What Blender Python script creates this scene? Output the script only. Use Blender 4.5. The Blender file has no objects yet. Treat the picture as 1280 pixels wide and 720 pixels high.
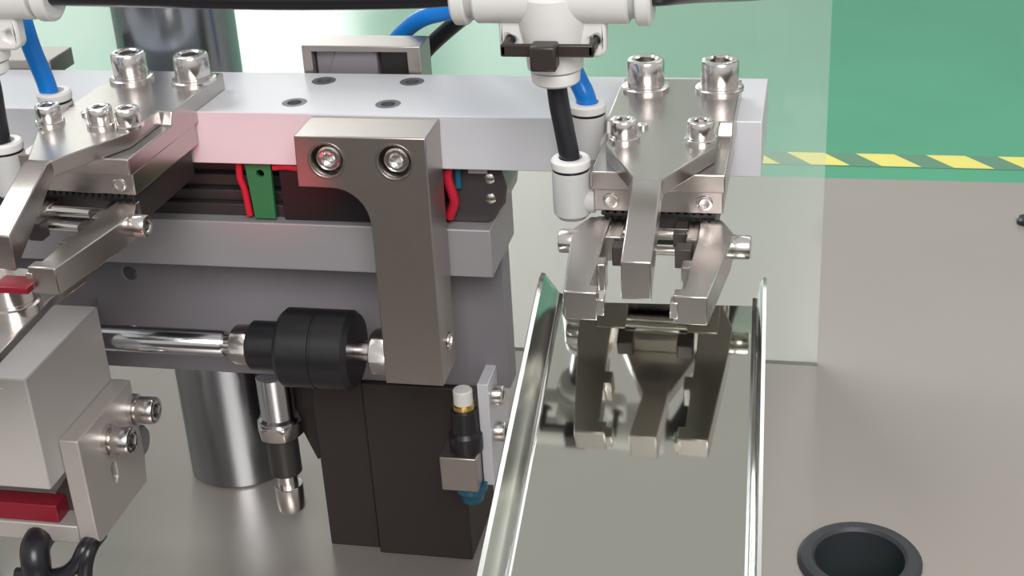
import bpy, bmesh, math
from mathutils import Vector, Matrix

scene = bpy.context.scene
C = scene.collection
MM = 0.001
FLOOR = -915.0            # floor level in machine millimetres (plate top of the gripper is zero)


def W(x, y, z):
    """machine millimetres -> world metres (floor at z = 0)"""
    return Vector((x * MM, y * MM, (z - FLOOR) * MM))


# ------------------------------------------------------------------ camera
def make_camera():
    yaw, pitch, roll, f = -0.22856, 0.45999, 0.06077, 1844.84
    fw = Vector((math.sin(yaw) * math.cos(pitch), math.cos(yaw) * math.cos(pitch), -math.sin(pitch)))
    r = Vector((math.cos(yaw), -math.sin(yaw), 0))
    d = fw.cross(r)
    r2 = math.cos(roll) * r + math.sin(roll) * d
    d2 = -math.sin(roll) * r + math.cos(roll) * d
    cam = bpy.data.cameras.new('camera')
    cam.sensor_fit = 'HORIZONTAL'
    cam.sensor_width = 36.0
    cam.lens = f * 36.0 / 1280.0
    cam.clip_start = 0.01
    cam.clip_end = 100
    o = bpy.data.objects.new('camera', cam)
    C.objects.link(o)
    m = Matrix((r2, -d2, -fw)).transposed().to_4x4()
    m.translation = W(37.3, -374.7, 129.4)
    o.matrix_world = m
    scene.camera = o


make_camera()

# ------------------------------------------------------------------ world, lights, exposure
scene.view_settings.view_transform = 'Standard'
scene.view_settings.look = 'None'
scene.view_settings.gamma = 1.0
scene.view_settings.use_curve_mapping = False
scene.view_settings.exposure = 0.0

world = bpy.data.worlds.new('hall_light')
world.use_nodes = True
scene.world = world
bg = world.node_tree.nodes['Background']
bg.inputs['Color'].default_value = (1.0, 0.98, 0.95, 1)
bg.inputs['Strength'].default_value = 0.58


def area_light(name, loc, target, sx, sy, power, col):
    li = bpy.data.lights.new(name, 'AREA')
    li.shape = 'RECTANGLE'
    li.size, li.size_y = sx, sy
    li.energy = power
    li.color = col
    o = bpy.data.objects.new(name, li)
    C.objects.link(o)
    o.location = loc
    o.rotation_euler = (Vector(target) - Vector(loc)).to_track_quat('-Z', 'Y').to_euler()
    return o


# ceiling lamps of the hall
area_light('ceiling_lamp', (0.9, 2.2, 3.3), (0.1, 0.3, 0.9), 2.4, 0.6, 8, (1.0, 0.98, 0.95))
area_light('ceiling_lamp', (-1.6, 1.4, 3.3), (-0.1, 0.0, 0.9), 2.4, 0.6, 85, (0.96, 0.98, 1.0))
area_light('added_key_light', (0.55, -1.9, 2.35), (-0.05, 0.0, 0.85), 1.3, 1.1, 50, (1.0, 0.97, 0.95))  # unseen key light, added to brighten the front faces
# red signal light of a photo sensor just left of the machine
sp = bpy.data.lights.new('red_sensor_light', 'SPOT')
sp.energy = 0.8
sp.color = (1.0, 0.03, 0.08)
sp.spot_size = math.radians(17)
sp.spot_blend = 1.0
sp.shadow_soft_size = 0.004
spo = bpy.data.objects.new('red_sensor_light', sp)
C.objects.link(spo)
spo.location = W(-112, -215, -118)
spo.rotation_euler = (W(-121, -9, -14) - spo.location).to_track_quat('-Z', 'Y').to_euler()


# ------------------------------------------------------------------ materials
def mat(name, col, metal=0.0, rough=0.5, noise=0.0, nscale=40.0, stretch=(1, 1, 1), rvar=0.0, bump=0.0,
        spec=0.5, emit=None, estr=0.0, coat=0.0):
    m = bpy.data.materials.new(name)
    m.use_nodes = True
    nt = m.node_tree
    b = nt.nodes['Principled BSDF']
    b.inputs['Base Color'].default_value = (*col, 1)
    b.inputs['Metallic'].default_value = metal
    b.inputs['Roughness'].default_value = rough
    b.inputs['Specular IOR Level'].default_value = spec
    b.inputs['Coat Weight'].default_value = coat
    if emit:
        b.inputs['Emission Color'].default_value = (*emit, 1)
        b.inputs['Emission Strength'].default_value = estr
    if noise or rvar or bump:
        tc = nt.nodes.new('ShaderNodeTexCoord')
        mp = nt.nodes.new('ShaderNodeMapping')
        mp.inputs['Scale'].default_value = stretch
        nz = nt.nodes.new('ShaderNodeTexNoise')
        nz.inputs['Scale'].default_value = nscale
        nz.inputs['Detail'].default_value = 5
        nt.links.new(tc.outputs['Object'], mp.inputs['Vector'])
        nt.links.new(mp.outputs['Vector'], nz.inputs['Vector'])
        if noise:
            mx = nt.nodes.new('ShaderNodeMix')
            mx.data_type = 'RGBA'
            mx.inputs[6].default_value = (*[max(0, c * (1 - noise)) for c in col], 1)
            mx.inputs[7].default_value = (*[min(1, c * (1 + noise)) for c in col], 1)
            nt.links.new(nz.outputs['Fac'], mx.inputs[0])
            nt.links.new(mx.outputs[2], b.inputs['Base Color'])
        if rvar:
            mr = nt.nodes.new('ShaderNodeMapRange')
            mr.inputs['To Min'].default_value = max(0.02, rough - rvar)
            mr.inputs['To Max'].default_value = min(1, rough + rvar)
            nt.links.new(nz.outputs['Fac'], mr.inputs['Value'])
            nt.links.new(mr.outputs['Result'], b.inputs['Roughness'])
        if bump:
            bp = nt.nodes.new('ShaderNodeBump')
            bp.inputs['Strength'].default_value = bump
            bp.inputs['Distance'].default_value = 0.0003
            nt.links.new(nz.outputs['Fac'], bp.inputs['Height'])
            nt.links.new(bp.outputs['Normal'], b.inputs['Normal'])
    return m


M = {}
M['steel'] = mat('ground_steel', (0.53, 0.495, 0.475), 1.0, 0.27)
M['bracket'] = mat('blasted_steel', (0.43, 0.39, 0.37), 0.95, 0.36, 0.03, 500, (1, 1, 1), 0.03)
M['screw'] = mat('stainless_screw', (0.74, 0.71, 0.69), 1.0, 0.22)
M['alu'] = mat('anodised_aluminium', (0.65, 0.66, 0.70), 0.08, 0.42, 0.02, 400, (0.1, 1, 1), 0.04)
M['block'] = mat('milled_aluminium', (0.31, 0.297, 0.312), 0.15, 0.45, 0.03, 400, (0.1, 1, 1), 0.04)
M['casting'] = mat('warm_grey_casting', (0.50, 0.475, 0.455), 0.1, 0.5, 0.03, 60)
M['plated'] = mat('zinc_plate', (0.50, 0.465, 0.44), 0.4, 0.4, 0.03, 60)
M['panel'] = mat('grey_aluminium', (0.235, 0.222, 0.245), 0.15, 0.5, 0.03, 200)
M['chrome'] = mat('hard_chrome', (0.32, 0.34, 0.37), 1.0, 0.2)
M['rod'] = mat('chrome_rod', (0.62, 0.64, 0.68), 1.0, 0.15)
M['chutewall'] = mat('satin_stainless', (0.74, 0.76, 0.74), 1.0, 0.2)
M['chute'] = mat('mirror_stainless', (0.52, 0.53, 0.48), 1.0, 0.05, 0.03, 30, (1, 1, 1), 0.01)
M['table'] = mat('brushed_stainless', (0.385, 0.352, 0.325), 0.5, 0.3, 0.05, 9, (1, 1, 1), 0.05)
M['green_floor'] = mat('green_epoxy', (0.09, 0.375, 0.225), 0.0, 0.24, 0.12, 3.0, (1, 1, 1), 0.06)
M['yellow'] = mat('yellow_tape', (0.82, 0.76, 0.2), 0, 0.5)
M['darktape'] = mat('dark_tape', (0.13, 0.28, 0.19), 0, 0.5)
M['white'] = mat('white_plastic', (0.74, 0.735, 0.72), 0, 0.38)
M['greyplastic'] = mat('grey_plastic', (0.47, 0.475, 0.47), 0, 0.35)
M['black'] = mat('black_plastic', (0.012, 0.012, 0.014), 0, 0.35)
M['blackrub'] = mat('black_rubber', (0.03, 0.034, 0.04), 0, 0.45)
M['hose'] = mat('black_hose', (0.014, 0.014, 0.018), 0, 0.3)
M['blue'] = mat('blue_hose', (0.0, 0.21, 0.72), 0, 0.28)
M['tie'] = mat('cable_tie_black', (0.035, 0.025, 0.022), 0, 0.4)
M['dark'] = mat('dark_oxide', (0.075, 0.063, 0.06), 0.3, 0.45, 0.15, 200)
M['rail'] = mat('dark_rail', (0.05, 0.047, 0.045), 0.4, 0.4)
M['post'] = mat('burnished_post', (0.03, 0.022, 0.02), 0.2, 0.55, 0.1, 60)
M['green'] = mat('green_board', (0.015, 0.17, 0.06), 0, 0.5)
M['red'] = mat('red_wire', (0.5, 0.012, 0.035), 0, 0.4)
M['redlens'] = mat('dark_red_lens', (0.22, 0.006, 0.02), 0, 0.3)  # also colours the painted red reflection at the left fingertip
M['gold'] = mat('brass_ring', (0.75, 0.52, 0.16), 1.0, 0.25)
M['teal'] = mat('blue_cap', (0.01, 0.11, 0.18), 0, 0.3)
M['smoke'] = mat('smoked_plastic', (0.06, 0.05, 0.052), 0, 0.22)
M['added_screen'] = mat('added_screen_dark', (0.12, 0.08, 0.07), 0, 0.8)
M['wall'] = mat('white_wall', (0.75, 0.76, 0.74), 0, 0.8)
M['lamp'] = mat('daylight', (1, 1, 1), 0, 0.5, emit=(1.0, 1.0, 0.98), estr=7)
M['blind'] = mat('daylight_behind_blind', (1, 1, 1), 0, 0.5, emit=(1.0, 1.0, 0.97), estr=2.4)
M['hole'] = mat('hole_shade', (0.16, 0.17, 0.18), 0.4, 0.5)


def acrylic():
    m = bpy.data.materials.new('dusty_acrylic')
    m.use_nodes = True
    nt = m.node_tree
    nt.nodes.clear()
    out = nt.nodes.new('ShaderNodeOutputMaterial')
    tr = nt.nodes.new('ShaderNodeBsdfTransparent')
    gl = nt.nodes.new('ShaderNodeBsdfGlossy')
    gl.inputs['Roughness'].default_value = 0.02
    fr = nt.nodes.new('ShaderNodeFresnel')
    fr.inputs['IOR'].default_value = 1.49
    m1 = nt.nodes.new('ShaderNodeMixShader')
    nt.links.new(fr.outputs[0], m1.inputs[0])
    nt.links.new(tr.outputs[0], m1.inputs[1])
    nt.links.new(gl.outputs[0], m1.inputs[2])
    df = nt.nodes.new('ShaderNodeBsdfDiffuse')
    df.inputs['Color'].default_value = (0.80, 0.92, 0.84, 1)
    tl = nt.nodes.new('ShaderNodeBsdfTranslucent')
    tl.inputs['Color'].default_value = (0.84, 0.95, 0.88, 1)
    ha = nt.nodes.new('ShaderNodeMixShader')
    ha.inputs[0].default_value = 0.5
    nt.links.new(df.outputs[0], ha.inputs[1])
    nt.links.new(tl.outputs[0], ha.inputs[2])
    m2 = nt.nodes.new('ShaderNodeMixShader')
    m2.inputs[0].default_value = 0.18
    nt.links.new(m1.outputs[0], m2.inputs[1])
    nt.links.new(ha.outputs[0], m2.inputs[2])
    nt.links.new(m2.outputs[0], out.inputs['Surface'])
    return m


M['acrylic'] = acrylic()

# ------------------------------------------------------------------ shape helpers (all in machine millimetres)
ORG = {}


def bm_new():
    return bmesh.new()


def box(bm, x0, x1, y0, y1, z0, z1):
    v = [bm.verts.new(p) for p in ((x0, y0, z0), (x1, y0, z0), (x1, y1, z0), (x0, y1, z0),
                                   (x0, y0, z1), (x1, y0, z1), (x1, y1, z1), (x0, y1, z1))]
    for f in ((3, 2, 1, 0), (4, 5, 6, 7), (0, 1, 5, 4), (1, 2, 6, 5), (2, 3, 7, 6), (3, 0, 4, 7)):
        bm.faces.new([v[i] for i in f])
    return bm


def rings(bm, rs, cap0=True, cap1=True):
    """loft closed rings (lists of 3D points)"""
    vs = [[bm.verts.new(p) for p in r] for r in rs]
    n = len(vs[0])
    for a, b in zip(vs, vs[1:]):
        for i in range(n):
            bm.faces.new((a[i], a[(i + 1) % n], b[(i + 1) % n], b[i]))
    if cap0:
        bm.faces.new(vs[0][::-1])
    if cap1:
        bm.faces.new(vs[-1])
    return bm


def frame(axis):
    a = Vector(axis).normalized()
    u = Vector((0, 0, 1)) if abs(a.z) < 0.9 else Vector((0, 1, 0))
    x = u.cross(a).normalized()
    y = a.cross(x).normalized()
    return x, y, a


def lathe(bm, base, axis, prof, n=24, cap0=True, cap1=True):
    """prof: (radius, height along axis)"""
    x, y, a = frame(axis)
    b = Vector(base)
    rs = []
    for r, h in prof:
        rs.append([b + a * h + (x * math.cos(2 * math.pi * i / n) + y * math.sin(2 * math.pi * i / n)) * r for i in range(n)])
    return rings(bm, rs, cap0, cap1)


def hexpt(r, t):
    s = math.pi / 3
    k = (t % s) - s / 2
    return r * math.cos(s / 2) / math.cos(k)


def prism(bm, pts, axis, a0, a1):
    """extrude polygon; axis 'z': pts (x,y); 'x': pts (y,z); 'y': pts (x,z)"""
    def p3(p, a):
        return {'z': (p[0], p[1], a), 'x': (a, p[0], p[1]), 'y': (p[0], a, p[1])}[axis]
    rings(bm, [[p3(p, a0) for p in pts], [p3(p, a1) for p in pts]])
    bmesh.ops.recalc_face_normals(bm, faces=bm.faces)
    return bm


def circ(cx, cy, r, n=20):
    return [(cx + r * math.cos(2 * math.pi * i / n), cy + r * math.sin(2 * math.pi * i / n)) for i in range(n)]


def plate(bm, outer, holes, axis, a0, a1):
    """polygon with round through holes, extruded from a0 to a1"""
    def p3(p, a):
        return {'z': (p[0], p[1], a), 'x': (a, p[0], p[1]), 'y': (p[0], a, p[1])}[axis]
    loops = [outer] + holes
    lo = [[bm.verts.new(p3(p, a0)) for p in L] for L in loops]
    hi = [[bm.verts.new(p3(p, a1)) for p in L] for L in loops]
    for vs in (lo, hi):
        es = []
        for L in vs:
            for i in range(len(L)):
                es.append(bm.edges.new((L[i], L[(i + 1) % len(L)])))
        bmesh.ops.triangle_fill(bm, use_beauty=True, use_dissolve=False, edges=es)
    for a, b in zip(lo, hi):
        n = len(a)
        for i in range(n):
            bm.faces.new((a[i], a[(i + 1) % n], b[(i + 1) % n], b[i]))
    bmesh.ops.recalc_face_normals(bm, faces=bm.faces)
    return bm


def counterbored(bm, outer, holes, y_front, y_floor, y_back):
    """polygon in x,z extruded along y with blind round pockets in the front face"""
    fr = [[bm.verts.new((p[0], y_front, p[1])) for p in L] for L in [outer] + holes]
    es = []
    for L in fr:
        for i in range(len(L)):
            es.append(bm.edges.new((L[i], L[(i + 1) % len(L)])))
    bmesh.ops.triangle_fill(bm, use_beauty=True, use_dissolve=False, edges=es)
    bk = [bm.verts.new((p[0], y_back, p[1])) for p in outer]
    bm.faces.new(bk)
    n = len(bk)
    for i in range(n):
        bm.faces.new((fr[0][i], fr[0][(i + 1) % n], bk[(i + 1) % n], bk[i]))
    for L, H in zip(fr[1:], holes):
        fl = [bm.verts.new((p[0], y_floor, p[1])) for p in H]
        bm.faces.new(fl)
        n = len(L)
        for i in range(n):
            bm.faces.new((L[i], L[(i + 1) % n], fl[(i + 1) % n], fl[i]))
    bmesh.ops.recalc_face_normals(bm, faces=bm.faces)
    return bm


def catmull(pts, k=8):
    P = [Vector(p) for p in pts]
    P = [P[0] * 2 - P[1]] + P + [P[-1] * 2 - P[-2]]
    out = []
    for i in range(1, len(P) - 2):
        for j in range(k):
            t = j / k
            out.append(0.5 * ((2 * P[i]) + (P[i + 1] - P[i - 1]) * t + (2 * P[i - 1] - 5 * P[i] + 4 * P[i + 1] - P[i + 2]) * t * t
                              + (3 * P[i] - P[i - 1] - 3 * P[i + 1] + P[i + 2]) * t ** 3))
    out.append(P[-2])
    return out


def tube(bm, pts, r, n=14, smooth=True, k=8):
    path = catmull(pts, k) if smooth else [Vector(p) for p in pts]
    rs = []
    x = None
    for i, p in enumerate(path):
        t = (path[min(i + 1, len(path) - 1)] - path[max(i - 1, 0)]).normalized()
        if x is None:
            x = frame(t)[0]
        x = (x - t * x.dot(t)).normalized()
        y = t.cross(x)
        rs.append([p + (x * math.cos(2 * math.pi * j / n) + y * math.sin(2 * math.pi * j / n)) * r for j in range(n)])
    return rings(bm, rs)


def to_mesh(name, bm, org, m, bevel, smooth_angle=35):
    bmesh.ops.recalc_face_normals(bm, faces=bm.faces)
    bmesh.ops.transform(bm, matrix=Matrix.Scale(MM, 4) @ Matrix.Translation(-Vector(org)), verts=bm.verts)
    me = bpy.data.meshes.new(name)
    bm.to_mesh(me)
    bm.free()
    me.materials.append(m)
    me.shade_smooth()
    me.set_sharp_from_angle(angle=math.radians(smooth_angle))
    o = bpy.data.objects.new(name, me)
    C.objects.link(o)
    if bevel:
        b = o.modifiers.new('edge_bevel', 'BEVEL')
        b.width = bevel * MM
        b.segments = 2
        b.limit_method = 'ANGLE'
        b.angle_limit = math.radians(40)
        b.harden_normals = False
    return o


def tag(o, label, cat, group=None, kind=None):
    o['label'] = label
    o['category'] = cat
    if group:
        o['group'] = group
    if kind:
        o['kind'] = kind
    return o


def thing(name, label, cat, org, group=None):
    o = bpy.data.objects.new(name, None)
    o.empty_display_size = 0.01
    C.objects.link(o)
    o.location = W(*org)
    ORG[o] = Vector(org)
    return tag(o, label, cat, group)


def part(name, bm, m, parent, bevel=0.25, label=None):
    o = to_mesh(name, bm, ORG[parent], M[m], bevel)
    o.parent = parent
    ORG[o] = ORG[parent]
    if label:
        o['label'] = label
    return o


def solo(name, bm, m, label, cat, bevel=0.25, group=None):
    xs = [v.co.copy() for v in bm.verts]
    org = ((min(v.x for v in xs) + max(v.x for v in xs)) / 2, (min(v.y for v in xs) + max(v.y for v in xs)) / 2, min(v.z for v in xs))
    o = to_mesh(name, bm, org, M[m], bevel)
    o.location = W(*org)
    ORG[o] = Vector(org)
    return tag(o, label, cat, group)


def struct(name, bm, m, bevel=0):
    o = solo(name, bm, m, '', '', bevel)
    del o['label'], o['category']
    o['kind'] = 'structure'
    return o


def screw(parent, base, axis, r, h, washer=None, hexr=0.5, m='screw', name='socket_screw', n=24, bevel=0.0):
    x, y, a = frame(axis)
    b = Vector(base)
    wt = 0.0
    if washer:
        wt = 1.1
    def ring(rr, hh, hexed=False):
        pts = []
        for i in range(n):
            t = 2 * math.pi * i / n
            q = hexpt(rr, t) if hexed else rr
            pts.append(b + a * hh + (x * math.cos(t) + y * math.sin(t)) * q)
        return pts
    H = h + wt
    rs = [ring(r * 0.95, wt), ring(r, wt + 0.06 * h), ring(r, H - 0.16 * r), ring(r * 0.93, H - 0.04 * r), ring(r * 0.84, H), ring(hexr * r * 1.12, H),
          ring(hexr * r, H - 0.06 * h, True), ring(hexr * r, H - 0.6 * h, True), ring(hexr * r * 0.2, H - 0.68 * h)]
    o = part(name, rings(bm_new(), rs), m, parent, bevel)
    if washer:
        w = bm_new()
        lathe(w, base, axis, [(washer, 0), (washer, wt * 0.75), (washer * 0.93, wt), (r * 0.7, wt)], 24)
        part('washer', w, m, o, 0)
    return o


def hexnut(bm, base, axis, af, h, bore=None):
    """hexagonal nut / bolt body with chamfered corners"""
    x, y, a = frame(axis)
    b = Vector(base)
    R = af / math.sqrt(3)
    n = 24
    def ring(hh, cap):
        pts = []
        for i in range(n):
            t = 2 * math.pi * i / n
            q = min(hexpt(R, t), cap)
            pts.append(b + a * hh + (x * math.cos(t) + y * math.sin(t)) * q)
        return pts
    return rings(bm, [ring(0, R * 0.9), ring(h * 0.14, R), ring(h * 0.86, R), ring(h, R * 0.9)])


def dup(root, shift, rotz=0.0, label=None, skip=()):
    r = root.copy()
    C.objects.link(r)
    r.location = root.location + Vector(shift) * MM
    r.rotation_euler = (0, 0, rotz)
    if label:
        r['label'] = label
    ORG[r] = ORG[root]
    for ch in list(root.children):
        if ch in skip:
            continue
        c = ch.copy()
        C.objects.link(c)
        c.parent = r
        ORG[c] = ORG[root]
        for g in list(ch.children):
            d = g.copy()
            C.objects.link(d)
            d.parent = c
    return r


# ================================================================== SETTING
struct('floor', box(bm_new(), -9000, 6000, -3000, 8100, FLOOR - 40, FLOOR), 'green_floor')


def back_wall():
    bm = bm_new()
    outer = [(-9000, FLOOR), (6000, FLOOR), (6000, 5200), (-9000, 5200)]
    wins = [(-3850, -2750, 'lamp'), (-5900, -4250, 'blind'), (-2250, -1450, 'blind')]
    zb, zt = FLOOR + 100, 4300
    plate(bm, outer, [[(a, zb), (b, zb), (b, zt), (a, zt)] for a, b, _ in wins], 'y', 8000, 8100)
    struct('wall_back', bm, 'wall')
    struct('added_dark_screen', box(bm_new(), -7000, 6000, -700, -640, FLOOR, -70), 'added_screen')  # unseen dark screen added behind the camera to darken steel reflections
    for i, (a, b, m) in enumerate(wins):
        w = struct('window_%d' % (i + 1), box(bm_new(), a, b, 8040, 8060, zb, zt), m)
        f = bm_new()
        for x0, x1, z0, z1 in ((a, a + 60, zb, zt), (b - 60, b, zb, zt), (a + 60, b - 60, zt - 60, zt), (a + 60, b - 60, zb, zb + 60)):
            box(f, x0, x1, 8000, 8040, z0, z1)
        part('window_frame', f, 'white', w, 0)


back_wall()


def hazard_tape():
    t = thing('hazard_tape', 'yellow and dark striped warning tape stuck along the green floor', 'floor tape', (250, 2265, FLOOR))
    b = bm_new()
    box(b, -500, 1100, 2232, 2296, FLOOR + 0.0, FLOOR + 1.0)
    part('backing_strip', b, 'darktape', t, 0)
    proto = None
    step = 128.0
    for k in range(-3, 8):
        x = 30 + k * step
        if proto is None:
            s = bm_new()
            prism(s, [(x - 62, 2294), (x + 8, 2294), (x + 55, 2234), (x - 15, 2234)], 'z', FLOOR + 1.0, FLOOR + 1.6)
            proto = part('yellow_stripe', s, 'yellow', t, 0)
            k0 = k
        else:
            c = proto.copy()
            C.objects.link(c)
            c.location = (MM * step * (k - k0), 0, 0)


hazard_tape()

# ================================================================== TABLE
ZT = -165.0


def table():
    t = thing('machine_table', 'brushed stainless machine table carrying the whole mechanism', 'table', (0, 0, FLOOR))
    b = bm_new()
    plate(b, [(-620, -175), (620, -175), (620, 344), (-620, 344)], [circ(53.8, 21.3, 17.2, 36)], 'z', ZT - 12, ZT)
    part('table_top', b, 'table', t, 0.6)
    for x in (-590, 550):
        for y in (-160, 290):
            part('leg', box(bm_new(), x, x + 40, y, y + 40, FLOOR, ZT - 12), 'panel', t, 1)
    b = bm_new()
    box(b, -550, 550, -160, -135, ZT - 60, ZT - 12)
    part('front_rail', b, 'panel', t, 1)
    b = bm_new()
    box(b, -550, 550, 295, 320, ZT - 60, ZT - 12)
    part('back_rail', b, 'panel', t, 1)


table()

# cable grommet
g = bm_new()
lathe(g, (53.8, 21.3, ZT), (0, 0, 1), [(14.0, -26), (17.0, -26), (17.0, 0.02), (19.6, 0.02), (19.6, 1.0), (18.6, 2.2), (17.0, 2.6), (15.2, 2.4), (14.2, 1.4), (14.0, -26)], 40, False, False)
solo('cable_grommet', g, 'blackrub', 'round black rubber grommet set in the steel table', 'grommet', 0)

# small dark screw far right on the table
g = bm_new()
lathe(g, (131.5, 294, ZT), (0, 0, 1), [(4.2, 0), (4.2, 2.2), (3.2, 3.2), (1.8, 3.4)], 20)
solo('table_screw', g, 'black', 'small black screw head at the far right of the steel table', 'screw', 0)

# acrylic guard sheet standing on the table
g = bm_new()
box(g, -620, 38, 147, 150, ZT, ZT + 420)
solo('acrylic_guard', g, 'acrylic', 'dusty clear acrylic guard sheet standing upright behind the machine', 'guard panel', 0)

# chrome guide column
def column():
    t = thing('guide_column', 'thick polished chrome column standing behind the transfer beam', 'column', (-168, 54.5, ZT))
    b = bm_new()
    lathe(b, (-168, 54.5, ZT), (0, 0, 1), [(18.6, 0), (19.2, 0.8), (19.2, 330)], 64)
    part('shaft', b, 'chrome', t, 0)


column()

# dark support post under the slide
def support_post():
    t = thing('support_post', 'dark steel support post under the grey slide, standing on the table', 'post', (-94, 16, ZT))
    b = bm_new()
    box(b, -119.5, -102.4, 8.5, 36, ZT, -100)
    part('side_plate', b, 'post', t, 0.4)
    b = bm_new()
    box(b, -101.6, -70, 6, 40, ZT, -100)
    part('front_plate', b, 'post', t, 0.4)
    b = bm_new()
    prism(b, [(-120.5, -100), (-120.5, -134), (-123, -136), (-134, -106), (-134, -100)], 'y', 15, 34)
    part('web', b, 'post', t, 0.4)


support_post()

# ================================================================== SLIDE
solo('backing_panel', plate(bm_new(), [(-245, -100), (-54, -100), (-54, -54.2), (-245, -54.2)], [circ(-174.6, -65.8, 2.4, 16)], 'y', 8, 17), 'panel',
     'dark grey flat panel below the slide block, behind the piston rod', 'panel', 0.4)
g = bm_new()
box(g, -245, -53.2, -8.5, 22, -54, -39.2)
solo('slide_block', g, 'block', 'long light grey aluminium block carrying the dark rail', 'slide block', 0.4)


def rail():
    t = thing('linear_rail', 'dark grooved linear rail lying on the grey slide block', 'rail', (-125, 8, -39.2))
    part('rail_base', box(bm_new(), -240, -66, -4, 20, -39.2, -35.5), 'rail', t, 0.3)
    for i, (z0, z1, y0) in enumerate(((-35.5, -32.2, -1.5), (-31.6, -28.2, 0.5), (-27.6, -25.0, 2.5))):
        part('rail_rib', box(bm_new(), -240, -68, y0, 20, z0, z1), 'rail', t, 0.3)
        part('rail_groove', box(bm_new(), -240, -68, y0 + 2.5, 19, z1, z1 + 0.7), 'black', t, 0)


rail()
g = bm_new()
box(g, -114.5, -67.5, -4.5, -4.1, -38.9, -20.8)
box(g, -114.5, -67.5, -6.2, -4.1, -38.9, -20.8)
solo('slide_carriage', g, 'black', 'black slide carriage cover between the beam and slide block', 'carriage', 0.3)


def board():
    t = thing('sensor_board', 'small green circuit board with red wires under the beam', 'circuit board', (-120, -6, -38.6))
    part('board', plate(bm_new(), [(-124.2, -21), (-116.4, -21), (-116.9, -38.4), (-123.2, -38.4)], [circ(-119.8, -24.4, 1.2, 12)], 'y', -7.2, -5.8), 'green', t, 0.1)
    part('wire', tube(bm_new(), [(-126.2, -6, -20.9), (-126.4, -6.4, -26), (-125.6, -6.2, -30), (-125.0, -6.4, -37.8)], 1.0, 10), 'red', t, 0)
    part('wire', tube(bm_new(), [(-115.6, -6.8, -22.4), (-112, -6.9, -22.0), (-106, -7, -22.6), (-103.5, -7.2, -22.8)], 1.1, 10), 'red', t, 0)


board()


def connector():
    t = thing('connector_box', 'smoked black connector housing with red wire, right of the arm bracket', 'connector', (-58, 4, -39.2))
    b = bm_new()
    prism(b, [(-66, -39.2), (-54.5, -39.2), (-49.5, -33), (-48.8, -28), (-50.5, -21), (-66, -21)], 'y', -3.5, 14)
    part('housing', b, 'smoke', t, 0.6)
    for z in (-25.5, -31.5):
        b = bm_new()
        lathe(b, (-53.5, -3.5, z), (0, -1, 0), [(1.5, -0.2), (1.5, 0.5), (0.9, 0.8)], 14)
        part('pin', b, 'screw', t, 0)
    part('contact_plate', box(bm_new(), -59.5, -54, -4.1, -3.4, -24, -21.2), 'greyplastic', t, 0.2)
    part('wire', tube(bm_new(), [(-64.6, -5.2, -21.5), (-65, -5.6, -25), (-63.9, -5.8, -29.5), (-63.7, -5.6, -32.5), (-65.6, -5.4, -37)], 1.4, 10), 'red', t, 0)
    part('blue_sleeve', tube(bm_new(), [(-62.2, -4.6, -22), (-62.3, -4.8, -28)], 0.9, 10), 'teal', t, 0)


connector()

# ================================================================== BEAM
def beam():
    t = thing('transfer_beam', 'long pale aluminium transfer beam joining the two grippers', 'beam', (-100, 8, -20.5))
    hs = [(-106.6, 17.9), (-80, 18.2), (-109.1, -1.1), (-81.7, -1.1)]
    b = bm_new()
    plate(b, [(-236, -9.8), (21.3, -9.8), (21.3, 25), (-236, 25)], [circ(x, y, 2.6, 20) for x, y in hs], 'z', -20.5, -5.0)
    part('bar', b, 'alu', t, 0.3)
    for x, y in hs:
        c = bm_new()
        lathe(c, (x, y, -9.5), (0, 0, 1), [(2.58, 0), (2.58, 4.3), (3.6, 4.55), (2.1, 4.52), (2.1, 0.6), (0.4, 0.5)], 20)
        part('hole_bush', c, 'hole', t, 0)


beam()


def arm_bracket():
    t = thing('arm_bracket', 'grey steel arm bracket bolted on the beam with two recessed screws', 'bracket', (-83, -17, -81))
    outl = [(-101.1, -5.6), (-64.7, -5.6), (-64.9, -12), (-65.6, -80.6), (-82.6, -80.6)]
    # concave fillet from the arm up to the head
    cx, cz, R = -93.0, -30.5, 10.0
    outl += [(-82.0, -34)]
    for i in range(9):
        a = math.radians(0 + 90 * i / 8)
        outl.append((cx + R * math.cos(a) + 0.8, cz + R * math.sin(a)))
    outl += [(-101.6, -20.3)]
    holes = [circ(-92.7, -12.6, 4.6, 28), circ(-73.8, -12.6, 4.6, 28)]
    b = bm_new()
    counterbored(b, outl, holes, -25.4, -19.4, -9.9)
    part('arm_body', b, 'bracket', t, 0.35)
    for x in (-92.7, -73.8):
        s = screw(t, (x, -19.4, -12.6), (0, -1, 0), 3.6, 4.4, None, 0.52)
        r = bm_new()
        lathe(r, (x, -25.45, -12.6), (0, -1, 0), [(4.55, -4), (5.3, -0.1), (5.3, 0.12), (4.75, 0.14), (4.2, -3.9)], 28, False, False)
        part('counterbore_rim', r, 'screw', t, 0)
    screw(t, (-65.4, -16.5, -70.5), (1, 0, 0), 2.6, 0.7, None, 0.5, name='set_screw')


arm_bracket()


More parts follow.
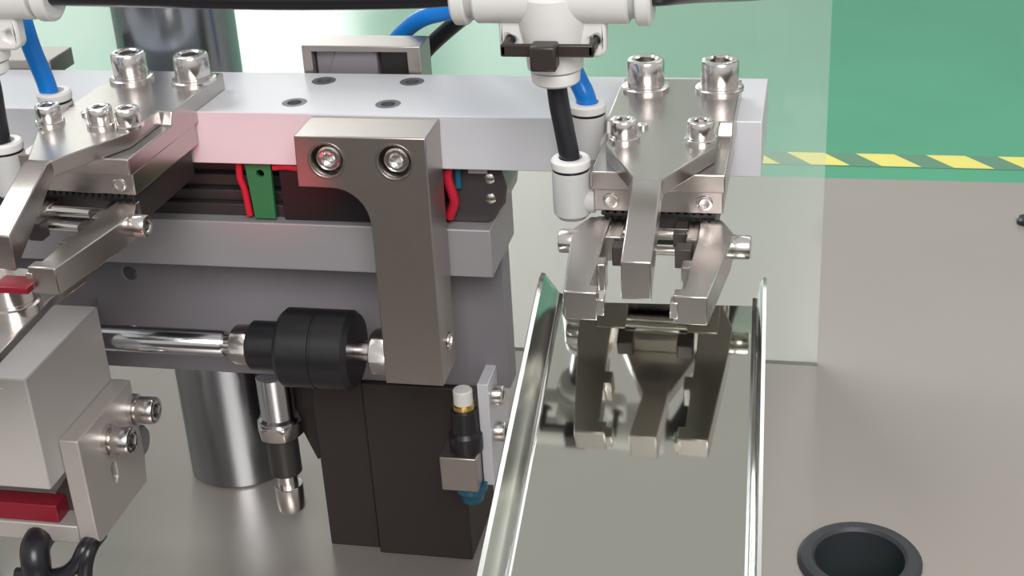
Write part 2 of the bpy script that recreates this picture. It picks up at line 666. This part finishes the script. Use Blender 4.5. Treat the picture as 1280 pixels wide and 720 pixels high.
def rear_bracket():
    t = thing('rear_bracket', 'grey open steel bracket rising behind the beam, beside blue hose', 'bracket', (-97, 40, -20))
    b = bm_new()
    counterbored(b, [(-115.5, -20), (-79, -20), (-79, 3), (-115.5, 3)], [[(-112.5, -18), (-83.2, -18), (-83.2, 1.2), (-112.5, 1.2)]], 26, 34.2, 37)
    part('bracket_body', b, 'bracket', t, 0.3)
    b = bm_new()
    box(b, -112.3, -106, 29, 34, -17.8, 1.1)
    prism(b, [(-110.5, -10), (-93.2, -10), (-93.2, 0.4), (-95, 1.0), (-106, 1.0)], 'y', 28.5, 34)
    part('clamp_block', b, 'panel', t, 0.6)
    b = bm_new()
    box(b, -93, -83.4, 31, 34, -17.8, 1.0)
    part('inner_plate', b, 'rail', t, 0.2)


rear_bracket()

g = bm_new()
box(g, -250, -197.5, 25.2, 40, -8, -2.2)
solo('rear_flat_bar', g, 'bracket', 'grey flat steel bar behind the beam at the far left', 'flat bar', 0.4)

# ================================================================== GRIPPER
GX = -1.3


def gripper():
    t = thing('gripper', 'right parallel gripper with forked finger, hanging above the steel chute', 'gripper', (GX, 0, -24), 'grippers on the transfer beam')
    x = GX
    b = bm_new()
    prism(b, [(9, -5), (9, 0), (-24, 0), (-25.5, -3.5), (-50.5, -3.5), (-50.5, -8.2), (-26, -8.2), (-10.2, -8.2), (-10.2, -5)], 'x', x - 15.8, x + 16.2)
    part('mount_plate', b, 'steel', t, 0.35)
    for sx in (-8.7, 10.9):
        screw(t, (x + sx, 0.8, 0), (0, 0, 1), 5.0, 7.2, 6.4, 0.55)
    # gripper body
    part('body', box(bm_new(), x - 15.6, x + 15.6, -48.6, -11, -14.4, -8.3), 'steel', t, 0.3)
    part('lower_body', box(bm_new(), x - 13.5, x + 13.5, -46.5, -12, -24, -15.6), 'rail', t, 0.3)
    for sx in (-11.4, 11.2):
        screw(t, (x + sx, -48.6, -11.6), (0, -1, 0), 2.0, 0.5, None, 0.5, name='face_screw', n=18)
    # row of roller ends between body and jaws
    for k in range(15):
        sx = -13.3 + k * 1.9
        c = bm_new()
        lathe(c, (x + sx, -48.4, -15.0), (0, 1, 0), [(0.66, 0), (0.66, 6)], 10)
        part('roller', c, 'black', t, 0)
    # jaws
    for s in (-1, 1):
        j = bm_new()
        xs = sorted((x + s * 7.6, x + s * 15.2))
        box(j, xs[0], xs[1], -58.5, -46.6, -23.2, -16.6)
        part('jaw', j, 'steel', t, 0.3)
        k = bm_new()
        xs = sorted((x + s * 5.4, x + s * 9.4))
        box(k, xs[0], xs[1], -62.5, -58.5, -22.5, -17.5)
        part('jaw_pad', k, 'dark', t, 0.3)
        # finger
        pl = [(10.2, -49), (15.6, -49), (18.6, -56), (18.4, -62), (15.4, -89.8), (8.0, -89.8), (8.0, -86.2), (9.8, -86.2), (10.0, -75.5),
              (8.2, -75.5), (8.2, -71.5), (10.1, -71.5), (10.4, -62.2)]
        f = bm_new()
        prism(f, [(x + s * p[0] - (0.8 if s < 0 else 0), p[1]) for p in pl], 'z', -22.8, -15.8)
        fo = part('finger', f, 'steel', t, 0.3)
        n_ = bm_new()
        xs = sorted((x + s * 7.2, x + s * 9.0))
        box(n_, xs[0], xs[1], -90.0, -86.8, -21.4, -17.4)
        part('grip_insert', n_, 'screw', fo, 0.2)
        bt = screw(t, (x + s * 17.8, -57.6, -18.6), (s, 0, 0), 2.9, 5.0, None, 0.5, name='side_bolt')
    # crank rods between the jaws
    for yy, zz, rr in ((-52, -18.4, 1.5), (-56, -21, 1.1)):
        c = bm_new()
        lathe(c, (x - 7.6, yy, zz), (1, 0, 0), [(rr, 0), (rr, 15.2)], 14)
        part('cross_rod', c, 'screw', t, 0)
    part('stop_cube', box(bm_new(), x + 4.2, x + 7.4, -54.5, -47, -22.5, -17), 'dark', t, 0.3)
    # forked centre finger
    b = bm_new()
    prism(b, [(x - 13.2, -25.4), (x + 13.2, -25.4), (x + 13.2, -43), (x + 2.9, -64), (x - 3.8, -64), (x - 13.2, -43)], 'z', -3.45, 0.8)
    prism(b, [(-60, 0.78), (-66, 0.78), (-87, -9.4), (-87, -18.6), (-66, -4.6), (-60, -3.44)], 'x', x - 3.8, x + 2.9)
    part('centre_finger', b, 'steel', t, 0.3)
    own = [screw(t, (x + sx, -39.5, 0.8), (0, 0, 1), 3.3, 4.2, 3.9, 0.5, name='small_screw') for sx in (-9.2, 9.4)]
    b = bm_new()
    lathe(b, (x - 5.6, -31, 0.8), (0, 0, 1), [(1.3, 0), (1.3, 0.8), (0.8, 1.1)], 14)
    part('dowel_pin', b, 'screw', t, 0)
    # push-in air fittings on the left side
    for yy, zt in ((-47.5, -0.5), (-20.5, 4.0)):
        c = bm_new()
        fx = x - 21.1
        lathe(c, (fx, yy, zt - 16), (0, 0, 1), [(3.6, 0), (4.6, 1.2), (4.7, 12.0), (4.55, 12.35)], 28)
        lathe(c, (x - 15.4, yy, zt - 11.5), (-1, 0, 0), [(3.2, 0), (3.2, 6)], 18)
        fit = part('air_fitting', c, 'greyplastic', t, 0)
        c = bm_new()
        lathe(c, (fx, yy, zt - 3.6), (0, 0, 1), [(4.5, 0), (4.5, 0.8)], 28)
        part('seal_ring', c, 'black', fit, 0)
        c = bm_new()
        lathe(c, (fx, yy, zt - 2.9), (0, 0, 1), [(4.7, 0), (4.8, 0.4), (4.8, 1.8), (4.3, 2.4), (2.9, 2.4), (2.6, 0.6)], 28)
        part('release_collar', c, 'white', fit, 0)
    return t, own


GR, own_screws = gripper()
LSHIFT = (-149.2, 1.2, 0)
LROT = math.radians(-3.0)
GL = dup(GR, LSHIFT, LROT, 'left parallel gripper with forked finger, cut by the photo edge', skip=own_screws)
for sx in (11.2, 3.2, -12.2):
    ORG[GL] = ORG[GR]
    screw(GL, (GX + sx, -38.5, 0.8), (0, 0, 1), 3.3, 4.2, 3.9, 0.5, name='small_screw')


# ================================================================== AIR LINES
def tee():
    t = thing('tee_fitting', 'white plastic tee fitting hanging above the right gripper', 'tee fitting', (-25.4, -46, 17), 'white tee fittings')
    ax = (-25.4, -46, 38.6)
    b = bm_new()
    lathe(b, (-43.5, -46, 38.6), (1, 0, 0), [(6.2, 0), (6.8, 0.6), (6.8, 35.6), (6.2, 36.2)], 32)
    lathe(b, (-25.4, -46, 38.6), (0, 0, -1), [(8.2, 0), (8.2, 7), (6.9, 13.2), (6.6, 17.4), (5.6, 17.6)], 32)
    part('tee_body', b, 'white', t, 0)
    b = bm_new()
    plate(b, [(-38.0, 25.6), (-36.5, 24.2), (-14.3, 24.2), (-12.8, 25.6), (-12.8, 33.4), (-38.0, 33.4)], [circ(-35.4, 28.2, 1.3, 14), circ(-15.4, 28.2, 1.3, 14)], 'y', -49.0, -44.5)
    part('lug_plate', b, 'white', t, 0.9)
    for s, x0 in ((-1, -43.5), (1, -7.3)):
        b = bm_new()
        lathe(b, (x0, -46, 38.6), (s, 0, 0), [(5.6, 0), (5.6, 1.6)], 28)
        part('seal_ring', b, 'greyplastic', t, 0)
        b = bm_new()
        lathe(b, (x0 + s * 1.6, -46, 38.6), (s, 0, 0), [(6.9, 0), (7.2, 0.4), (7.2, 3.0), (6.4, 3.6), (2.8, 3.6)], 30)
        part('release_collar', b, 'white', t, 0)
    b = bm_new()
    lathe(b, (-25.4, -46, 21.2), (0, 0, -1), [(5.4, 0), (5.4, 0.7)], 28)
    part('seal_ring', b, 'greyplastic', t, 0)
    b = bm_new()
    lathe(b, (-25.4, -46, 20.5), (0, 0, -1), [(5.7, 0), (5.9, 0.4), (5.7, 2.6), (5.0, 3.2), (2.7, 3.2)], 30)
    part('release_collar', b, 'white', t, 0)
    return t


TR = tee()
TL = dup(TR, LSHIFT, 0, 'white plastic tee fitting at the top left corner')


def cable_tie():
    t = thing('cable_tie', 'black cable tie threaded across the white tee fitting', 'cable tie', (-25.4, -51, 23))
    b = bm_new()
    box(b, -36.2, -14.6, -56.2, -54.9, 26.6, 29.6)
    box(b, -36.2, -34.8, -56.2, -43.5, 26.8, 29.4)
    box(b, -16.0, -14.6, -56.2, -43.5, 26.8, 29.4)
    part('strap', b, 'tie', t, 0.4)
    part('tie_head', box(bm_new(), -28.6, -22.6, -60.4, -55.2, 24.4, 30.4), 'tie', t, 0.6)


cable_tie()
hz = 38.6
solo('overhead_hose', tube(bm_new(), [(-155.5, -46, hz), (-120, -46, 37.9), (-90, -46, 37.5), (-60, -46, 37.9), (-47.9, -46, hz)], 2.9, 16), 'hose',
     'black air hose running across the top between the two tee fittings', 'hose', 0)
solo('overhead_hose', tube(bm_new(), [(-3.2, -46, hz), (1, -45, hz), (7, -30, 35), (16, 5, 25.6), (26, 30, 19.6), (34, 55, 14.6), (41, 75, 12.5), (50, 100, 18), (60, 120, 45)], 2.9, 16), 'hose',
     'black air hose leaving the right end of the right tee fitting', 'hose', 0)

BLK = [(-25.4, -46, 19.0), (-25.0, -46.2, 13.0), (-23.8, -46.9, 6.0), (-22.5, -47.5, -1.5)]
solo('drop_hose', tube(bm_new(), BLK, 2.5, 16), 'hose', 'short black hose from the white tee down to the right gripper', 'hose', 0)
solo('drop_hose', tube(bm_new(), [Vector(p) + Vector(LSHIFT) + Vector((-2.4, 0, 0)) * (1 if i == 3 else 0.5 if i == 2 else 0) for i, p in enumerate(BLK)], 2.5, 16), 'hose',
     'short black hose down to the left gripper, at the left photo edge', 'hose', 0)
solo('blue_hose', tube(bm_new(), [(-22.4, -20.5, 3.0), (-23.2, -20.5, 6), (-25.8, -18.5, 10.5), (-28.9, -14, 16), (-34.5, -4, 20.5), (-45.2, 10, 20.8), (-56.9, 22, 17.5), (-69.2, 33, 12), (-81.6, 42, 7), (-90.4, 49, 0.4), (-96.5, 53, -6.5), (-99.8, 55, -13.2), (-101, 56, -24)], 2.6, 16), 'blue',
     'blue air hose looping from the right gripper fitting back over the beam', 'hose', 0)
solo('back_hose', tube(bm_new(), [(-36, 26, 48), (-44, 28, 34), (-52, 31, 24), (-59.3, 34, 15), (-66, 40, 10), (-71.9, 47, 5), (-78, 52, -0.3), (-83, 55, -4.8), (-87, 57, -9), (-90, 58, -14), (-92, 59, -25)], 2.6, 16), 'hose',
     'black hose curving down beside the blue hose behind the beam', 'hose', 0)
solo('blue_hose', tube(bm_new(), [(-173.9, -18.5, 3.0), (-174.5, -18.5, 7), (-176.5, -18.5, 16), (-178, -18, 26), (-182, -14, 40), (-190, -4, 50)], 2.6, 16), 'blue',
     'blue air hose rising from the left gripper at the left photo edge', 'hose', 0)


# ================================================================== CYLINDER, ROD, JOINT
RY, RZ = -16.0, -75.6


def air_cylinder():
    t = thing('air_cylinder', 'air cylinder with chrome piston rod pushing the arm bracket', 'air cylinder', (-200, RY, RZ - 9))
    part('barrel', box(bm_new(), -250, -179, -21.6, -6, RZ - 8, RZ + 8), 'panel', t, 0.4)
    part('mount_foot', box(bm_new(), -248, -205, -6, 7.9, RZ - 8, RZ + 8), 'panel', t, 0.4)
    b = bm_new()
    lathe(b, (-179, RY, RZ), (1, 0, 0), [(4.0, 0), (4.0, 44), (3.6, 44.6)], 28)
    part('piston_rod', b, 'rod', t, 0)
    b = bm_new()
    lathe(b, (-134.4, RY, RZ), (1, 0, 0), [(3.1, 0), (3.1, 5)], 20)
    part('rod_thread', b, 'screw', t, 0)
    part('lock_nut', hexnut(bm_new(), (-131.6, RY, RZ), (1, 0, 0), 10.5, 5.2), 'screw', t, 0.2)


air_cylinder()


def floating_joint():
    t = thing('floating_joint', 'black floating joint coupling between piston rod and arm bracket', 'coupling', (-104, RY, RZ - 12))
    b = bm_new()
    lathe(b, (-126.2, RY, RZ), (1, 0, 0), [(4, 0), (6.6, 0), (7.4, 0.8), (7.4, 9.6), (9.0, 10.4)], 40)
    part('neck', b, 'black', t, 0)
    b = bm_new()
    lathe(b, (-116.2, RY, RZ), (1, 0, 0), [(8, 0), (10.6, 0.2), (11.8, 1.6), (11.8, 11), (11.5, 11.2), (11.5, 11.8), (11.8, 12.0), (11.8, 21), (10.6, 22.6), (4.2, 22.8)], 48)
    part('housing', b, 'black', t, 0)
    b = bm_new()
    lathe(b, (-93.8, RY, RZ), (1, 0, 0), [(3.0, 0), (3.0, 11.4)], 20)
    part('stud', b, 'screw', t, 0)
    part('hex_nut', hexnut(bm_new(), (-88.6, RY, RZ), (1, 0, 0), 12.2, 5.6), 'screw', t, 0.25)


floating_joint()


def grey_block():
    t = thing('sensor_block', 'plain grey metal block in the left foreground, below the gripper', 'block', (-200, -45, -97))
    b = bm_new()
    box(b, -250, -170, -66, -22.5, -97, -61.5)
    part('block_body', b, 'casting', t, 0.5)
    # glint on the front top corner, painted as a white cross shape
    b = bm_new()
    c = Vector((-180.0, -66.02, -64.6))
    pts = []
    for i in range(8):
        r = (3.0 if i % 2 == 0 else 0.55)
        if i in (2, 6):
            r = 1.5
        a = math.radians(45 * i)
        pts.append((c.x + r * math.cos(a), c.z + r * math.sin(a)))
    prism(b, pts, 'y', -66.14, -65.98)
    part('painted_glint', b, 'white', t, 0, 'small white star-shaped painted glint')


grey_block()


def angle_bracket():
    t = thing('angle_bracket', 'grey angle bracket with two socket bolts, bolted beside the block', 'bracket', (-166, -40, ZT))
    b = bm_new()
    slot = [(-43.0, -104.5), (-41.4, -103.2), (-39.8, -104.5), (-39.8, -109), (-41.4, -110.5), (-43.0, -109)]
    plate(b, [(-57.5, -86), (-22.5, -86), (-22.5, -113), (-24, -121.5), (-57.5, -121.5)], [slot], 'x', -169.9, -164)
    part('upright_plate', b, 'plated', t, 0.4)
    part('flange', box(bm_new(), -250, -170, -57.5, -24, -121.5, -115.5), 'plated', t, 0.4)
    part('support_leg', box(bm_new(), -250, -222, -56, -26, ZT, -121.5), 'plated', t, 0.4)
    g2 = bm_new()
    prism(g2, [(-170, -97.5), (-170, -115.5), (-184, -115.5)], 'y', -50, -46)
    part('gusset', g2, 'dark', t, 0.2)
    g2 = bm_new()
    lathe(g2, (-169.5, -19.5, -110), (1, 0, 0), [(5.2, 0), (5.2, 3.2), (4.4, 4.2)], 24)
    part('round_boss', g2, 'panel', t, 0)
    for y, z in ((-24.5, -95.2), (-41.5, -95.2)):
        b = bm_new()
        lathe(b, (-164, y, z), (1, 0, 0), [(4.8, 0), (4.8, 1.4), (3.6, 1.6), (3.6, 2.6)], 24)
        part('spring_washer', b, 'screw', t, 0)
        screw(t, (-161.6, y, z), (1, 0, 0), 4.2, 5.4, None, 0.52)


angle_bracket()

# red signal lens between block and flange
g = bm_new()
box(g, -215, -176, -56.5, -50, -115.4, -109.5)
solo('red_lens', g, 'redlens', 'red translucent lens strip under the left grey block', 'lens', 0.3)

solo('cable', tube(bm_new(), [(-183.5, -52, -121), (-183, -60, -121.5), (-182, -63.5, -126), (-183, -63, -136), (-186, -60, -150), (-190, -56, -160.6)], 4.3, 14), 'hose',
     'thick black cable hanging at the bottom left corner', 'cable', 0)
solo('cable', tube(bm_new(), [(-168, -54, -121.6), (-167.5, -60, -121), (-170.5, -62, -126), (-177, -62, -130), (-190, -62, -131)], 2.2, 14), 'hose',
     'thin black cable looping under the angle bracket flange', 'cable', 0)
solo('cable', tube(bm_new(), [(-166.5, -52, -121.6), (-166, -60, -121.5), (-167.5, -62.5, -128), (-169, -62, -140), (-170, -60, -162)], 2.2, 14), 'hose',
     'thin black cable dropping from the bracket corner to the table', 'cable', 0)


# ================================================================== NEST UNDER LEFT GRIPPER
def nest():
    t = thing('part_nest', 'thin polished nest plate with round pad under the left gripper', 'nest plate', (-175, -85, -61.5))
    b = bm_new()
    prism(b, [(-148.2, -62), (-149.8, -74), (-150.4, -77), (-148.6, -112), (-230, -112), (-230, -62)], 'z', -33, -30.5)
    part('nest_plate', b, 'steel', t, 0.3)
    b = bm_new()
    lathe(b, (-156, -84, -30.5), (0, 0, 1), [(6.4, 0), (6.4, 2.4), (5.8, 2.8), (5.8, 3.4), (6.2, 3.8), (6.2, 8.6)], 28)
    part('round_pad', b, 'screw', t, 0)
    part('painted_red_reflection', box(bm_new(), -156, -146.8, -91.5, -85, -21.9, -20.2), 'redlens', t, 0.2)  # red reflection at the fingertip, put in as a coloured strip
    part('stand_leg', box(bm_new(), -226, -206, -66, -64 + 40, -61.5, -33), 'bracket', t, 0.4)


nest()


# ================================================================== STOP BOLT, SENSOR
def stop_bolt():
    t = thing('stop_bolt', 'polished adjustable stop bolt with hex nut hanging under the panel', 'stop bolt', (-132, 11, -153))
    X0, Y0 = -132.2, 9.5
    b = bm_new()
    lathe(b, (X0, Y0, -100), (0, 0, -1), [(4.6, 0), (5.6, 0.6), (5.6, 15.5), (6.6, 16.4), (6.6, 17.4)], 30)
    part('upper_boss', b, 'rod', t, 0)
    part('hex_nut', hexnut(bm_new(), (X0, Y0, -117.4), (0, 0, -1), 13.5, 5.2), 'screw', t, 0.25)
    b = bm_new()
    lathe(b, (X0, Y0, -122.6), (0, 0, -1), [(5.2, 0), (5.2, 14.5), (3.4, 15)], 28)
    part('damper_body', b, 'rail', t, 0)
    b = bm_new()
    lathe(b, (X0, Y0, -137.4), (0, 0, -1), [(3.4, 0), (3.4, 5)], 20)
    part('plunger', b, 'screw', t, 0)
    screw(t, (X0, Y0, -142.2), (0, 0, -1), 4.8, 9.6, None, 0.5)


stop_bolt()


def fibre_sensor():
    t = thing('proximity_sensor', 'black proximity sensor with brass ring held in a grey clamp', 'sensor', (-66, -3, -135))
    X0, Y0 = -66.0, -4.5
    b = bm_new()
    lathe(b, (X0, Y0, -98.2), (0, 0, 1), [(3.0, 0), (3.0, 4.2), (2.6, 4.6)], 24)
    part('white_cap', b, 'white', t, 0)
    b = bm_new()
    lathe(b, (X0, Y0, -100.0), (0, 0, 1), [(3.4, 0), (3.5, 0.3), (3.5, 1.5), (3.2, 1.8)], 24)
    part('brass_ring', b, 'gold', t, 0)
    b = bm_new()
    lathe(b, (X0, Y0, -114.6), (0, 0, 1), [(5.0, 0), (5.2, 0.6), (5.2, 5.6), (4.2, 6.8), (4.0, 14), (3.4, 14.6)], 24)
    part('sensor_body', b, 'black', t, 0)
    b = bm_new()
    box(b, -73.4, -61.8, -10.5, 5.9, -126.6, -114.6)
    part('clamp_block', b, 'bracket', t, 0.4)
    b = bm_new()
    lathe(b, (X0 + 0.6, Y0, -126.6), (0, 0, -1), [(5.0, 0), (5.0, 2.6), (4.2, 3.4), (3.4, 6.6), (2.2, 7.2)], 24)
    part('lower_cap', b, 'teal', t, 0)
    b = bm_new()
    box(b, -61.6, -58.2, -4, 20, -128, -92)
    part('side_plate', b, 'alu', t, 0.3)
    for z in (-98.5, -111.5):
        screw(t, (-58.2, 1.5, z), (1, 0, 0), 3.2, 3.4, None, 0.5, name='side_screw')


fibre_sensor()


# ================================================================== CHUTE
def chute():
    tilt, yaw = math.radians(12.0), math.radians(2.4)
    org = (0.0, -92.0, -41.0)
    t = thing('discharge_chute', 'mirror-bright stainless chute sloping forward under the right gripper', 'chute', org)
    # local frame: u across, v along the chute (back positive), w normal
    Rm = Matrix.Rotation(yaw, 4, 'Z') @ Matrix.Rotation(tilt, 4, 'X')
    o = Vector(org)

    def P(u, v, w):
        return o + Rm @ Vector((u, v, w))
    V0, V1 = -150.0, 34.0
    th = 0.8
    # floor
    b = bm_new()
    vs = []
    for (u, v, w) in ((-22.2, V0, -th), (23.5, V0, -th), (23.5, V1, -th), (-22.2, V1, -th), (-22.2, V0, 0), (23.5, V0, 0), (23.5, V1, 0), (-22.2, V1, 0)):
        vs.append(b.verts.new(P(u, v, w)))
    for f in ((3, 2, 1, 0), (4, 5, 6, 7), (0, 1, 5, 4), (1, 2, 6, 5), (2, 3, 7, 6), (3, 0, 4, 7)):
        b.faces.new([vs[i] for i in f])
    part('chute_floor', b, 'chute', t, 0)
    for s in (-1, 1):
        if s < 0:
            prof = [(22.2, 0), (22.9, 0.25), (23.4, 0.9), (24.3, 4.2), (25.4, 7.0), (26.0, 8.6), (26.9, 9.0), (27.2, 8.4), (26.6, 7.2), (25.3, 4.0), (24.3, 0.6), (23.4, -0.6), (22.2, -th)]
        else:
            prof = [(22.2, 0), (22.8, 0.3), (23.1, 1.2), (23.5, 4.5), (24.0, 8.2), (24.6, 9.0), (25.4, 8.8), (25.4, 8.0), (24.9, 7.6), (24.5, 4.2), (24.1, 0.4), (23.4, -0.6), (22.2, -th)]
        b = bm_new()
        # rear end of the wall is cut with a rounded corner
        rs = []
        for v, sc in ((V0, 1), (-100, 1), (-50, 1), (0, 1), (20, 1), (30, 1.0), (33, 0.96), (35.5, 0.86), (37, 0.6)):
            rs.append([P(s * q[0] + (1.3 if s > 0 else 0), v, q[1] * sc if q[1] > 0 else q[1]) for q in prof])
        rings(b, rs)
        part('side_wall', b, 'chutewall', t, 0)
    # chute carrier below
    c = thing('chute_stand', 'grey stand under the front of the stainless chute', 'stand', (6, -150, ZT))
    b = bm_new()
    box(b, -2, 14, -150, -138, ZT, -56.5)
    part('upright', b, 'bracket', c, 0.5)
    part('foot', box(bm_new(), -8, 20, -160, -128, ZT, ZT + 6), 'bracket', c, 0.5)


chute()
